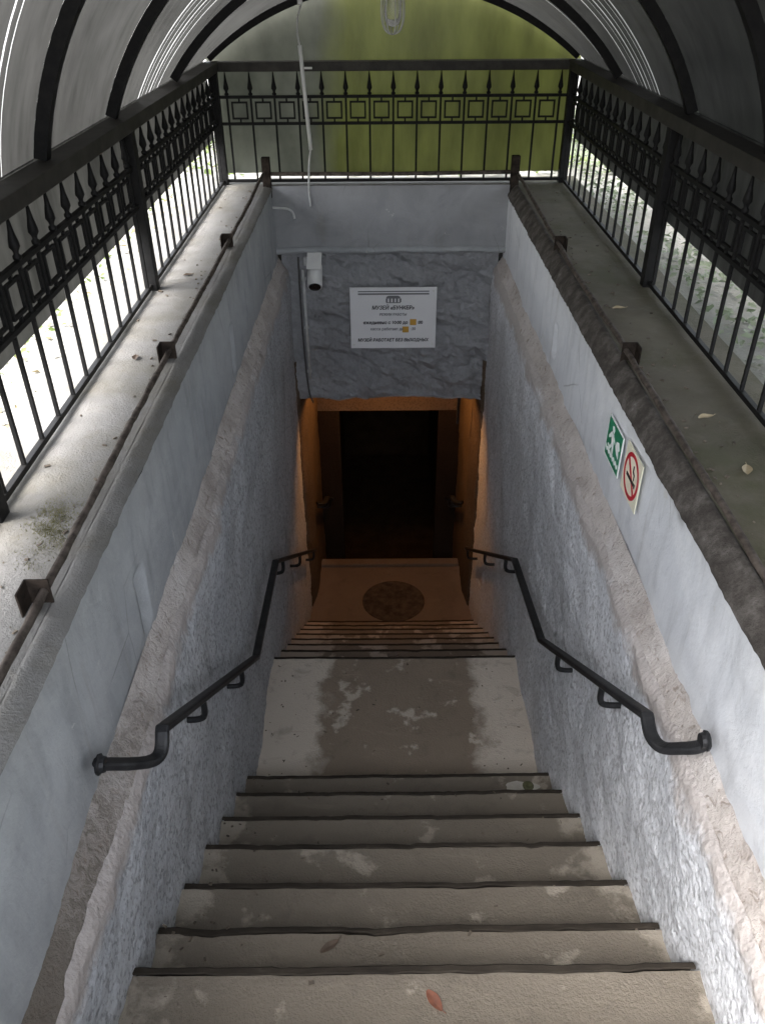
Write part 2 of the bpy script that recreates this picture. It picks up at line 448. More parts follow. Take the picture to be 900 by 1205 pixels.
# ------------------------------------------------------------------ side walls
def side_wall(s, label, mats, notches, seed):
    w = empty('stairwell_wall', (s*.82, 2.6, GZ), label, 'wall')
    Y0, Y1 = -.9, YB + .05
    # roughcast lower face
    mb = MB()
    def f(u, v):
        y = Y0 + (Y1 - Y0)*u
        zb = floor_z(y + .25) - .30
        z = -1.855 + (zb + 1.855)*v
        d = .016*nz(y, z, seed, 2.2, 4) + .0035*nz(y*1.1, z, seed + 5, 36, 4)
        d += .004*nz(y, z, seed + 9, 9, 3)
        tk = max(0, 1 - (-1.855 - z)/.05)   # rounded over at the top
        return Vector((s*(.752 - d + .022*tk*tk), y, z + .012*nz(y, seed, 3, 7, 4)*(1 - v)))
    mb.grid(430, 150, f)
    mb.build('roughcast_face', mats[0], w, smooth=True)
    # crumbled ledge
    mb = MB()
    def g(u, v):
        y = Y0 + (Y1 - Y0)*u
        x0, z0 = .820, -1.775; x1, z1 = .768, -1.868
        bul = math.sin(v*math.pi)*.006
        d = .010*nz(y, v*.2, seed + 3, 3, 4) + .005*nz(y, v*.12, seed + 4, 26, 4)
        x = x0 + (x1 - x0)*v + .004*math.sin(v*math.pi)
        d2 = (.016*nz(y, z1, seed, 2.2, 4) + .004*nz(y, z1, seed + 9, 9, 3))*v   # meets the rough face below
        return Vector((s*(x - d*.5*(1 - v) - d2), y, z0 + (z1 - z0)*v + bul + d*(1 - v*.4)))
    mb.grid(430, 8, g)
    mb.build('crumbled_ledge', mats[3], w, smooth=True)
    # painted band
    mb = MB()
    ztop = -1.30 if s < 0 else -1.365
    def h(u, v):
        y = Y0 + (Y1 - Y0)*u
        zt = ztop + .007*nz(y, 2, seed, 3, 4) + .004*nz(y, 4, seed, 22, 3)
        z = zt + (-1.80 - zt)*v
        d = .008*nz(y, z, seed + 7, 2.0, 4) + .0016*nz(y, z, seed + 8, 18, 3)
        for (ny, z0, z1, wd, dp) in notches:
            a = sstep(wd, wd*.72, abs(y - ny - .05*(z - z0)))*sstep(z0 - .01, z0 + .012, z)*sstep(z1 + .012, z1 - .01, z)
            d -= dp*a
        return Vector((s*(.818 - d), y, z))
    mb.grid(430, 36, h)
    mb.build('painted_band', mats[1], w, smooth=True)
    # top edge, eroded
    mb = MB()
    def e(u, v):
        y = Y0 + (Y1 - Y0)*u
        zt = ztop + .007*nz(y, 2, seed, 3, 4) + .004*nz(y, 4, seed, 22, 3)
        n1 = nz(y, v*.5, seed + 12, 7, 4); n2 = nz(y, v*.3, seed + 13, 30, 4)
        k = .007 if s > 0 else .004
        x = .812 + .062*sstep(0, 1, v) + k*n1*.6 + k*.5*n2
        z = zt + (GZ + .001 - zt)*min(1, v*1.5) - k*max(0, n1)*.6
        if v > .99: x, z = .885, GZ - .012
        return Vector((s*x, y, z))
    mb.grid(430, 8, e)
    mb.build('eroded_edge', mats[2], w, smooth=True)
    return w
side_wall(-1, 'weathered blue grey wall, toned darker for shade, along the left of the stairs, rough plaster below a crumbling ledge', (mt_rc_l, mt_paint_l, mt_ledge_l, mt_crumble_l),
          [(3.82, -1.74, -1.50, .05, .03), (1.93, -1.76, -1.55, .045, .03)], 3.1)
side_wall(1, 'whitewashed pale wall, toned lighter for the light, along the right of the stairs under a dark rusty top edge', (mt_rc_r, mt_paint_r, mt_edge, mt_crumble_r),
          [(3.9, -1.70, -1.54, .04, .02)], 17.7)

# concrete ledges carrying the fences
def ledge(s, label, mat):
    mb = MB()
    def f(u, v):
        y = -.9 + 7.0*u; k = v*20
        if k <= 18: x = .875 + (.44)*k/18; z = GZ + .003*nz(x, y, s, 5, 4)
        else: x = 1.315 + .004*(k-18); z = GZ - .012 - .16*(k-18)/2
        return Vector((s*x, y, z))
    mb.grid(200, 20, f)
    o = mb.build('concrete_ledge', mat, loc=(s*1.1, 2.6, GZ), smooth=False)
    tag(o, label, 'ledge')
ledge(-1, 'pale weathered concrete ledge with a patch of moss under the left fence', mt_ledge_l)
ledge(1, 'brown mossy concrete ledge under the right fence', mt_ledge_r)
mb = MB(); mb.box((0, 6.0, GZ - .06), (1.74, .23, .12), bev=.006)
o = mb.build('concrete_ledge', mt_ledge_l, loc=(0, 6.0, GZ - .12)); tag(o, 'narrow concrete sill under the fence across the far end', 'ledge')

# ------------------------------------------------------------------ end wall over the doorway
ew = empty('end_wall', (0, YB, GZ), 'grey end wall above the dark doorway, smooth beam on top and lumpy render below', 'wall')
mb = MB()
def f(u, v):
    x = -.86 + 1.72*u; z = GZ - .002 + (-1.715 - GZ)*v
    return Vector((x, YB - .004*nz(x, z, 5, 3, 4) - .0015*nz(x, z, 9, 25, 3), z))
mb.grid(90, 26, f); mb.build('smooth_beam', mt_paint_b, ew, smooth=True)
mb = MB()
def f(u, v):
    x = -.84 + 1.68*u
    w = .05 + .012*nz(x, 1, 4, 3, 4)
    a = v*math.pi*.9
    y = YB + .012 - .045*math.sin(a) - .006*nz(x, v, 7, 14, 4)
    z = -1.70 - .01*nz(x, 2, 2, 3, 3) - w*(1 - math.cos(a))*.5 + .004*nz(x, v, 3, 20, 3)
    return Vector((x, y, z))
mb.grid(120, 10, f); mb.build('plaster_lip', mt_paint_l, ew, smooth=True)
mb = MB()
def f(u, v):
    x = -.79 + 1.58*u; H = 1.20; s_ = v*(H + .34)
    rr = .05
    if s_ < H - rr: y, z = YB + .03, -1.735 - s_
    elif s_ < H + rr:
        a = (s_ - (H - rr))/(2*rr)*math.pi/2; y, z = YB + .03 + rr - rr*math.cos(a), -1.735 - (H - rr) - rr*math.sin(a)
    else: y, z = YB + .03 + rr + (s_ - H - rr), -1.735 - H
    m = .35 + .65*sstep(-.60, -.50, x)
    d = (.050*nz(x, z, 2.2, 2.6, 3) + .048*nz(x*.9 - z*.7, z*2.4 + x*1.0, 4.1, 3.0, 5) + .026*nz(x, z*1.2, 6, 8, 5) + .008*nz(x, z, 8, 24, 3))*m
    return Vector((x, y - d if s_ < H else y, z + (d*.6 if s_ >= H - rr else 0)))
mb.grid(190, 170, f); mb.build('lumpy_render', mt_lump, ew, smooth=True)

# ------------------------------------------------------------------ tunnel behind the lintel
tn = empty('tunnel', (0, 6.6, L2Z), 'dim lamp-lit passage behind the doorway, ochre walls fading to a black opening', 'tunnel')
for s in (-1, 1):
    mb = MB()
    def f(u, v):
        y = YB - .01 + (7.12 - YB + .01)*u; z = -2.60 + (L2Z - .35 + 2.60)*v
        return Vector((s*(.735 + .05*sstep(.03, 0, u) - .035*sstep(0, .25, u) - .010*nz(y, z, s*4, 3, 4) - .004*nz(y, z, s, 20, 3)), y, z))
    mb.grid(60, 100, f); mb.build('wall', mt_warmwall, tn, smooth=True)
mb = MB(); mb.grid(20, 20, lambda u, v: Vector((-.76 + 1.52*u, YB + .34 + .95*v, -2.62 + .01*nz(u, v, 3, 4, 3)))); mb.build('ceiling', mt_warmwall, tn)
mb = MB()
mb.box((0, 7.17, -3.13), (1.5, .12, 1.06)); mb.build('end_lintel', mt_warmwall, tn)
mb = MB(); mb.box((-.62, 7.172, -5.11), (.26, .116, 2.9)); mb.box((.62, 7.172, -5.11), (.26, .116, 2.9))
mb.build('end_partition', mt_shaded, tn)  # legs darker than the lintel: fading lamp light put into the colour
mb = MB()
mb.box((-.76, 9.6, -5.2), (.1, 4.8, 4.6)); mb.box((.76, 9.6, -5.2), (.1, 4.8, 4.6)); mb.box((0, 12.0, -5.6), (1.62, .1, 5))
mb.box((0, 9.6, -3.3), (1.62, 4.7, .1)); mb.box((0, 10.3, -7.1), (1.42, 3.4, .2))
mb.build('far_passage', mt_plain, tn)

# ------------------------------------------------------------------ fences
BAR = .013
def picket(x, y, s=0):
    """one spear-topped bar"""
    mb = MB(); mb.box((x, y, (GZ + .02 - .715)/2), (BAR, BAR, GZ*-1 - .735), bev=.002)
    return mb
def finial(x, y):
    mb = MB()
    mb.lathe((x, y, -.735), [(.008, 0), (.014, .006), (.014, .014), (.008, .02), (.010, .03), (.0175, .042), (.016, .055), (.0095, .085), (.002, .142)], 8)
    return mb
def fence(label, axis, fixed, a0, a1, posts, pick, loc):
    root = empty('iron_fence', loc, label, 'fence', 'black iron fences around the stairwell')
    def P(a, z): return (a, fixed, z) if axis == 'X' else (fixed, a, z)
    def S(l, w, h): return (l, w, h) if axis == 'X' else (w, l, h)
    mid, ln = (a0 + a1)/2, a1 - a0
    def rail(name, z, w, h, m=mt_black, inset=0.0, bev=.002):
        mb = MB(); mb.box(P(mid, z), S(ln - inset, w, h), bev=bev); return mb.build(name, m, root)
    rail('top_rail', -.564, .094, .055, mt_rail, 0, .004)
    rail('picket_rail', -.742, .018, .018); rail('ornament_rail', -.902, .018, .018)
    rail('bottom_rail', GZ + .022, .02, .02)
    for a in posts:
        mb = MB(); mb.box(P(a, (GZ - .58)/2), S(.058, .058, -GZ - .58 + .0), bev=.003); mb.build('post', mt_black, root)
    for i, a in enumerate(pick):
        x, y, _ = P(a, 0)
        b = picket(x, y).build('picket', mt_black, root)
        finial(x, y).build('finial', mt_black, b, smooth=True)
    return root, P, S
def ornaments(root, P, S, cents):
    for a in cents:
        mb = MB(); q = .048; b = .011
        for dz in (-q, q): mb.box(P(a, -.822 + dz), S(2*q + b, b, b))
        for da in (-q, q): mb.box(P(a + da, -.822), S(b, b*.96, 2*q - b))
        for dz in (-1, 1): mb.box(P(a, -.822 + dz*.063), S(b, b, .02))
        mb.build('square_ornament', mt_black, root)
def bay(p0, p1, n):
    st = (p1 - p0)/n
    return [p0 + st*(i + .5) for i in range(n)], [p0 + st*(i + 1) for i in range(n-1)]
FX, FY, FC = 1.17, 5.92, .02
pk, oc = bay(FC - FX, FC + FX, 15)
r_, P_, S_ = fence('short black iron fence with spear tips across the far end', 'X', FY, FC - FX, FC + FX, [], pk, (0, FY, GZ))
ornaments(r_, P_, S_, oc)
PY = [-.15, 1.86, 3.76, FY]
for s, lab in ((-1, 'long black iron fence with spear tips on the pale ledge at left'), (1, 'long black iron fence with spear tips on the mossy ledge at right')):
    pks, ocs = [], []
    for a, b in zip(PY[:-1], PY[1:]):
        n = round((b - a)/.152)
        k, c = bay(a, b, n); pks += k; ocs += c
    r_, P_, S_ = fence(lab, 'Y', FC + s*FX, PY[0] - .04, PY[-1] + .04, PY, pks, (FC + s*FX, 2.9, GZ))
    ornaments(r_, P_, S_, ocs)

# ------------------------------------------------------------------ barrel canopy
can = empty('barrel_canopy', (0, 3.0, -.55), 'arched smoky plastic canopy on black ribs over the whole stairwell', 'canopy')
def rise(y): return .92 - .168*(y - 2.83)
def arc(y, t, a, dh=0.0):
    """point on the arch at position y, t in 0..1 from left to right"""
    H = rise(y) + dh; Rr = (a*a + H*H)/(2*H); c = Rr - H
    th = math.atan2(a, c)
    ang = -th + 2*th*t
    return Vector((FC + Rr*math.sin(ang), y, -.535 + Rr*math.cos(ang) - c))
CY0 = .02
ribs = [5.91, 4.87, 3.66, 2.83, 1.75, CY0 + .03]
def rib(y, a=FX, w=.042, h=.042, dh=0.0):
    mb = MB(); n = 44; rings = []
    for i in range(n+1):
        p = arc(y, i/n, a, dh); q = arc(y, min(1, i/n + .01), a, dh) - arc(y, max(0, i/n - .01), a, dh)
        t = q.normalized(); nr = Vector((-t.z, 0, t.x))
        rings.append([mb.bm.verts.new(p + nr*dn + Vector((0, dy, 0))) for dn, dy in ((0, -w/2), (h, -w/2), (h, w/2), (0, w/2))])
    for i in range(n):
        for k in range(4): mb.bm.faces.new((rings[i][k], rings[i][(k+1) % 4], rings[i+1][(k+1) % 4], rings[i+1][k]))
    mb.bm.faces.new(rings[0]); mb.bm.faces.new(rings[-1][::-1])
    return mb
for y in ribs: rib(y).build('rib', mt_black, can)
JOINT_GLINTS = (2.515, 2.56, 4.21, 4.27, 4.355, 4.43, 4.50, 4.60, 5.12, 5.17)
JWS = dict(zip(JOINT_GLINTS, (.011, .006, .017, .006, .009, .016, .005, .012, .012, .007)))   # near pair: sheet joint; the rest: pale strips imitating glints along flutes
rb = ribs[::-1]
for ya, yb in zip(rb[:-1], rb[1:]):
    mb = MB()
    cuts = [ya + .0005] + [c for yj in JOINT_GLINTS if ya < yj < yb for c in (yj - JWS[yj]/2, yj + JWS[yj]/2)] + [yb - .0005]
    for c0, c1 in zip(cuts[0::2], cuts[1::2]):
        mb.grid(6, 56, lambda u, v: arc(c0 + (c1 - c0)*u, v, FX + .05, .045))
    mb.build('roof_sheet', mt_sheet, can, smooth=True)
for s in (-1, 1):
    for ya, yb in zip(rb[:-1], rb[1:]):
        mb = MB(); mb.box((FC + s*(FX + .052), (ya + yb)/2, -.765), (.006, yb - ya - .006, .47)); mb.build('side_sheet', mt_side, can)
for yj in JOINT_GLINTS:
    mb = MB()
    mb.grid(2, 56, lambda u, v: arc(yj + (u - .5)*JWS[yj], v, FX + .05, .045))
    mb.build('joint_glint', mt_joint_glint, can, smooth=True)
# gable: lens above the rail and board below it, made of two sheets
def gable(x0, x1, mat, yg):
    mb = MB(); n = 24; H = rise(5.91) + .045; a = FX + .05
    Rr = (a*a + H*H)/(2*H); c = Rr - H
    pts = [(x0, yg, -1.222), (x1, yg, -1.222)]
    for i in range(n+1):
        x = x1 + (x0 - x1)*i/n
        pts.append((x, yg, -.53 + math.sqrt(max(0, Rr*Rr - (x - FC)**2)) - c))
    mb.poly(pts, (0, .006, 0)); mb.build('gable_sheet', mat, can)
gable(-1.19, 1.235, mt_gable, 5.975)

# ------------------------------------------------------------------ low guard rods round the opening
def guard(label, pts, stubs, name='guard_rod', post=False):
    o = empty(name, (stubs[0][0], stubs[0][1], GZ), label, 'guard rail', 'low guard rods around the opening')
    path = []
    for a, b in zip(pts[:-1], pts[1:]):
        a, b = Vector(a), Vector(b); n = max(2, int((b - a).length/.03))
        for i in range(n):
            q = a.lerp(b, i/n)
            path.append(q + Vector((.006*nz(q.y, q.x, 1, 1.5, 3), 0, .007*nz(q.x, q.y, 5, 1.7, 3))))
    path.append(Vector(pts[-1]))
    MB().tube(path, .0108, 8, wob=.3).build('rod', mt_rod, o, smooth=True)
    for (x, y, s) in stubs:
        mb = MB()
        mb.box((x + s*.028, y, GZ + .028), (.005, .06, .085), bev=.001); mb.box((x + s*.0, y + .028, GZ + .028), (.055, .005, .085), bev=.001)
        mb.build('angle_stub', mt_stub, o)
    return o
guard('bent rusty iron rod on angle stubs along the left wall top', [(-.885, -.4, -1.25), (-.885, 1.47, -1.25), (-.892, 2.9, -1.248), (-.885, 4.41, -1.245), (-.86, YB + .01, -1.20)],
      [(-.895, y, -1) for y in (1.47, 2.92, 4.41)])
guard('rusty iron rod on angle stubs along the right wall top', [(.865, -.4, -1.25), (.865, 1.42, -1.25), (.868, 2.9, -1.248), (.865, 4.32, -1.245), (.86, YB + .01, -1.20)],
      [(.88, y, 1) for y in (1.42, 2.88, 4.32)])
o = empty('guard_rod', (0, YB, GZ), 'straight iron rod between two stub posts along the end wall top', 'guard rail', 'low guard rods around the opening')
MB().tube([(-.84, YB + .005, -1.208), (0, YB + .005, -1.212), (.84, YB + .005, -1.205)], .013, 8).build('rod', mt_rod, o, smooth=True)
for x in (-.845, .85):
    MB().box((x, YB + .0, -1.23), (.055, .055, .26), bev=.004).build('stub_post', mt_stub, o)

# ------------------------------------------------------------------ handrails
def smooth_path(pts, n=6):
    pts = [Vector(p) for p in pts]; out = []
    for i in range(len(pts)-1):
        p0, p1, p2, p3 = pts[max(0, i-1)], pts[i], pts[i+1], pts[min(len(pts)-1, i+2)]
        for k in range(n):
            t = k/n
            out.append(.5*((2*p1) + (p2 - p0)*t + (2*p0 - 5*p1 + 4*p2 - p3)*t*t + (3*p1 - p0 - 3*p2 + p3)*t**3))
    out.append(pts[-1]); return out
def hook(mb, p, s):
    x, y, z = p
    mb.tube(smooth_path([(x, y, z - .01), (x, y, z - .065), (x + s*.01, y, z - .095), (x + s*.04, y, z - .106), (x + s*.10, y, z - .106)], 4), .0115, 8)
def handrail(s, label, dy):
    o = empty('handrail', (s*.69, 2.0, -2.2), label, 'handrail', 'iron handrails down the upper flight')
    X = s*.68
    if s < 0: S = [(-.785, 1.31, -1.655), (-.765, 1.335, -1.685), (-.73, 1.375, -1.735), (-.695, 1.425, -1.785), (-.68, 1.46, -1.785), (X, 1.50, -1.745)]; k0 = (X, 2.80, -2.755)
    else: S = [(.775, 1.40, -1.69), (.758, 1.405, -1.72), (.73, 1.425, -1.75), (.695, 1.465, -1.795), (.68, 1.515, -1.805), (X, 1.57, -1.785)]; k0 = (X, 2.82, -2.675)
    body = smooth_path(S, 5)
    k1 = (X, 3.64, -2.83); k2 = (s*.675, 5.75, -4.34)
    for a, b, n in ((S[-1], k0, 14), (k0, k1, 8), (k1, k2, 16)):
        for i in range(1, n+1): body.append(Vector(a).lerp(Vector(b), i/n))
    MB().tube(body, .02, 12, flat=(.038, .024)).build('rail', mt_hand, o)
    MB().lathe((S[0][0], S[0][1], S[0][2]), [(.026, 0), (.028, .006), (.022, .010), (.02, .02)] if s < 0 else [(.02, -.02), (.022, -.010), (.028, -.006), (.026, 0)], 12, 'X').build('wall_flange', mt_hand, o)
    for t, (a, b) in ((.30, (S[-1], k0)), (.75, (S[-1], k0)), (.12, (k1, k2)), (.50, (k1, k2)), (.95, (k1, k2))):
        mb = MB(); hook(mb, Vector(a).lerp(Vector(b), t), s); mb.build('bracket', mt_hand, o, smooth=True)
handrail(-1, 'black iron handrail bracketed to the grey left stair wall', 0)
handrail(1, 'black iron handrail bracketed to the pale right stair wall', .12)
for s, lab in ((-1, 'short dark handrail on the left wall inside the doorway'), (1, 'short dark handrail on the right wall inside the doorway')):
    o = empty('handrail', (s*.6, 6.7, -4.4), lab, 'handrail', 'dark handrails inside the tunnel')
    X = s*.60
    MB().tube(smooth_path([(s*.68, 6.28, -4.20), (s*.62, 6.32, -4.22), (X, 6.42, -4.24), (X, 6.5, -4.28), (X, 7.05, -4.66)], 4), .02, 10, flat=(.046, .028)).build('rail', mt_hand, o)
    for q in ((X, 6.5, -4.28), (X, 6.85, -4.52)):
        mb = MB(); hook(mb, q, s); mb.build('bracket', mt_hand, o, smooth=True)

# ------------------------------------------------------------------ plaque
def text_mesh(body, size, mat, name, parent, loc, shear=0.0, bold=0.0, width=None, rot=(R(90), 0, 0)):
    cu = bpy.data.curves.new(name, 'FONT'); cu.body = body; cu.size = size
    cu.align_x = 'CENTER'; cu.align_y = 'CENTER'; cu.shear = shear; cu.extrude = .0006; cu.resolution_u = 4
    ob = bpy.data.objects.new(name, cu); COL.objects.link(ob)
    dg = bpy.context.evaluated_depsgraph_get(); dg.update()
    me = bpy.data.meshes.new_from_object(ob.evaluated_get(dg))
    bpy.data.objects.remove(ob)
    if width and len(me.vertices):
        xs = [v.co.x for v in me.vertices]; k = width/(max(xs) - min(xs))
        for v in me.vertices: v.co.x *= k
    if bold:   # heavier strokes: two more copies of the glyphs, shifted a little and a hair further out
        bmx = bmesh.new(); bmx.from_mesh(me); src = bmx.faces[:]
        for k, (dx, dy) in enumerate(((bold, bold*.5), (-bold, -bold*.5), (bold*.5, -bold))):
            r = bmesh.ops.duplicate(bmx, geom=src)
            bmesh.ops.translate(bmx, verts=[g for g in r['geom'] if isinstance(g, bmesh.types.BMVert)], vec=(dx, dy, .00025*(k + 1)))
        bmx.to_mesh(me); bmx.free()
    me.materials.clear(); me.materials.append(mat)
    o = bpy.data.objects.new(name, me); COL.objects.link(o); o.parent = parent
    o.rotation_euler = rot; o.location = Vector(loc) - world_loc(parent)
    return o
SY = YB - .09
pl = empty('information_plaque', (.02, SY + .006, -2.44), 'white notice plaque with grey lettering and two ochre stickers above the doorway', 'sign')
sz = lambda v: -1.972 - .468*v      # v: 0 top .. 1 bottom
MB().box((.02, SY + .006, -2.206), (.636, .010, .468), bev=.0015).build('board', mt_signw, pl)
for v, h in ((.062, .008), (.102, .012)):
    MB().box((.022, SY + .0005, sz(v)), (.52, .002, h)).build('stripe', mt_inkl, pl)
mb = MB()
for q in range(5): mb.box((-.03 + q*.025 + .002, SY + .0005, sz(.205)), (.014, .002, .028))
mb.box((.02, SY + .0004, sz(.165)), (.10, .002, .010)); mb.poly([(-.036, SY, sz(.155)), (.076, SY, sz(.155)), (.055, SY, sz(.13)), (-.015, SY, sz(.13))], (0, .0015, 0))
mb.box((.02, SY + .0006, sz(.243)), (.105, .002, .006))
mb.build('house_emblem', mt_inkl, pl)
yt = SY - .0005
for body, v, size, m, sh, wd in (('МУЗЕЙ «БУНКЕР»', .325, .040, mt_ink, .12, .31), ('РЕЖИМ РАБОТЫ', .435, .026, mt_inkl, .1, .20),
                                 ('ежедневно с 10:00 до        :00', .568, .034, mt_ink, 0, .44), ('касса работает до       :30', .675, .030, mt_inkl, 0, .335),
                                 ('МУЗЕЙ РАБОТАЕТ БЕЗ ВЫХОДНЫХ', .862, .034, mt_ink, .15, .53)):
    text_mesh(body, size, m, 'lettering', pl, (.018, yt, sz(v)), sh, .0013 if m is mt_ink else .0008, wd)
MB().box((.168, SY + .0002, sz(.562)), (.047, .003, .046)).build('sticker', mt_yel, pl)
MB().box((.112, SY + .0002, sz(.685)), (.047, .003, .046)).build('sticker', mt_yel, pl)
mb = MB()
for x in (-.275, .315):
    for v in (.06, .94): mb.lathe((x, SY + .001, sz(v)), [(.008, 0), (.007, -.003), (.003, -.005)], 10, 'Y')
mb.build('screw', mt_white, pl, smooth=True)

# ------------------------------------------------------------------ safety signs on the right wall (face -X)
def safety(name, y0, y1, z0, z1, label, back):
    o = empty(name, (.802, (y0+y1)/2, z0), label, 'sign')
    MB().box((.802, (y0+y1)/2, (z0+z1)/2), (.004, y1 - y0, z1 - z0)).build('panel', back, o)
    return o
XS = .7995
sg = safety('exit_sign', 2.545, 2.745, -1.60, -1.43, 'green emergency exit sign with a white stair-climbing figure on the pale wall', mt_signedge)
def YP(u, v, b=(2.745, -.20, -1.43, -.17)): return (XS, b[0] + b[1]*u, b[2] + b[3]*v)   # u to the viewer's right, v down
def plate(o, name, mat, pts, x=0.0, base=None):
    mb = MB(); 
    P = [YP(u, v) if base is None else YP(u, v, base) for u, v in pts]
    mb.poly([(p[0] - x, p[1], p[2]) for p in P], (.0012, 0, 0)); mb.build(name, mat, o)
plate(sg, 'green_field', mt_green, [(.03, .03), (.97, .03), (.97, .97), (.03, .97)])
fig = [[(.30, .14), (.38, .10), (.46, .16), (.43, .26), (.33, .25)], [(.28, .28), (.44, .28), (.50, .50), (.36, .52)], [(.44, .30), (.60, .40), (.57, .45), (.45, .38)],
       [(.27, .30), (.14, .46), (.18, .50), (.31, .40)], [(.36, .52), (.50, .50), (.52, .74), (.44, .74), (.43, .60)], [(.36, .52), (.44, .54), (.30, .74), (.16, .68), (.18, .63), (.28, .64)]]
for q in fig: plate(sg, 'figure', mt_signedge, q, .0009)
plate(sg, 'arrow', mt_signedge, [(.66, .30), (.80, .24), (.90, .38), (.84, .44), (.88, .60), (.74, .56), (.62, .44)], .0009)
st = [(.08, .66)]
for i in range(6): st += [(.08 + i*.145, .72), (.08 + (i+1)*.145, .72)] if False else [(.08 + i*.145, .70 + .0*i), (.13 + i*.145, .80), (.20 + i*.145, .70)]
plate(sg, 'stair_line', mt_signedge, [(.06, .70)] + [(.06 + .073*i, .76 if i % 2 else .70) for i in range(1, 13)] + [(.94 - .073*i, .86 if i % 2 else .80) for i in range(0, 13)], .0009)
B2 = (2.495, -.19, -1.405, -.19)
sg = safety('no_smoking_sign', 2.305, 2.495, -1.595, -1.405, 'pale no smoking sign with a red ring, nearer the viewer than the green one', mt_signpale)
def ring(r0, r1, a0=0, a1=2*math.pi, n=40):
    mb = MB(); vs = []
    for i in range(n+1):
        a = a0 + (a1 - a0)*i/n
        vs.append([mb.bm.verts.new((x, 2.40 + math.cos(a)*r, -1.50 + math.sin(a)*r)) for r, x in ((r0, XS), (r1, XS), (r1, XS + .0012), (r0, XS + .0012))])
    for i in range(n):
        for k in range(4): mb.bm.faces.new((vs[i][k], vs[i][(k+1) % 4], vs[i+1][(k+1) % 4], vs[i+1][k]))
    return mb
ring(.070, .086).build('red_ring', mt_red, sg)
plate(sg, 'cigarette', mt_dark, [(.24, .53), (.70, .53), (.70, .60), (.24, .60)], .0006, B2)
plate(sg, 'smoke', mt_dark, [(.64, .50), (.68, .50), (.68, .38), (.60, .34), (.60, .24), (.56, .24), (.56, .37), (.64, .41)], .0006, B2)
plate(sg, 'ember', mt_dark, [(.72, .52), (.78, .52), (.78, .61), (.72, .61)], .0006, B2)
plate(sg, 'red_bar', mt_red, [(.19, .25), (.25, .19), (.81, .75), (.75, .81)], .0003, B2)

# ------------------------------------------------------------------ security camera, conduit, cables, lamp
cam_t = empty('security_camera', (-.545, YB - .02, -1.83), 'white bullet security camera at the upper left of the end wall', 'camera')
mb = MB()
ax = Vector((0.02, -.80, -.60)).normalized()
cpos = Vector((-.545, YB - .055, -1.835))
rot = Vector((0, 0, 1)).rotation_difference(ax).to_matrix()
rot4 = rot.to_4x4()
def along(mbx, p0, prof, seg=18):
    b = MB.lathe(mbx, (0, 0, 0), prof, seg)
    bmesh.ops.transform(mbx.bm, matrix=Matrix.Translation(p0) @ rot4, verts=mbx.bm.verts[:])
along(mb, cpos, [(.03, -.02), (.052, -.015), (.054, 0), (.054, .15), (.050, .16), (.046, .161)]); mb.build('housing', mt_white, cam_t, smooth=False)
mb = MB(); along(mb, cpos + ax*.1605, [(.044, 0), (.044, .004), (.030, .008), (.012, .01)]); mb.build('lens', mt_lens, cam_t)
mb = MB(); mb.box(cpos + Vector((0, -.035, .062)), (.105, .16, .008), Matrix.Rotation(R(28), 3, 'X'), .003); mb.build('sun_hood', mt_white, cam_t)
mb = MB(); mb.box((-.60, YB - .012, -1.80), (.05, .04, .06), bev=.006); mb.tube([(-.60, YB - .03, -1.81), (-.56, YB - .045, -1.82)], .012, 8); mb.build('bracket', mt_greyp, cam_t)
o = empty('cable_conduit', (-.635, YB - .02, -2.88), 'thin white cable conduit down the end wall beside the security camera', 'conduit')
MB().tube([(-.635, YB - .022, -1.86), (-.633, YB - .024, -2.3), (-.630, YB - .022, -2.72)], .011, 10).build('pipe', mt_greyp, o, smooth=True)
MB().tube(smooth_path([(-.665, YB - .012, -1.77), (-.668, YB - .01, -2.2), (-.66, YB - .012, -2.6), (-.645, YB - .012, -2.84), (-.62, YB + .02, -2.95)], 6), .007, 7).build('cable', mt_cable, o, smooth=True)
mb = MB()
for z in (-1.93, -2.3, -2.66): mb.box((-.633, YB - .012, z), (.034, .03, .016), bev=.002)
mb.build('clip', mt_greyp, o)
o = empty('hanging_cable_tube', (-.53, 5.80, -1.03), 'white plastic tube on a cable hanging in front of the far fence', 'cable')
MB().tube([(-.565, 5.80, -.44), (-.548, 5.80, -.75), (-.53, 5.80, -1.045)], .0125, 10).build('tube', mt_white, o, smooth=True)
MB().tube(smooth_path([(-.545, 5.81, -.225), (-.57, 5.80, -.30), (-.575, 5.80, -.38), (-.565, 5.80, -.45)], 6), .006, 7).build('upper_cable', mt_greyp, o, smooth=True)
MB().tube(smooth_path([(-.53, 5.80, -1.04), (-.545, 5.81, -1.12), (-.555, 5.825, -1.22), (-.56, 5.845, -1.32), (-.555, 5.852, -1.42)], 6), .0065, 7).build('lower_cable', mt_greyp, o, smooth=True)
MB().box((-.55, 5.81, -.21), (.03, .03, .03), bev=.004).build('hook_block', mt_white, o)
MB().box((-.52, 5.80, -.565), (.05, .012, .012), bev=.002).build('tie', mt_white, o)
o = MB().tube(smooth_path([(-.83, YB - .012, -1.425), (-.78, YB - .016, -1.427), (-.72, YB - .016, -1.432), (-.685, YB - .015, -1.455), (-.672, YB - .012, -1.50)], 6), .008, 8).build('conduit_elbow', mt_greyp, loc=(-.75, YB, -1.5), smooth=True)
tag(o, 'short bent grey pipe on the left of the smooth end beam', 'pipe')

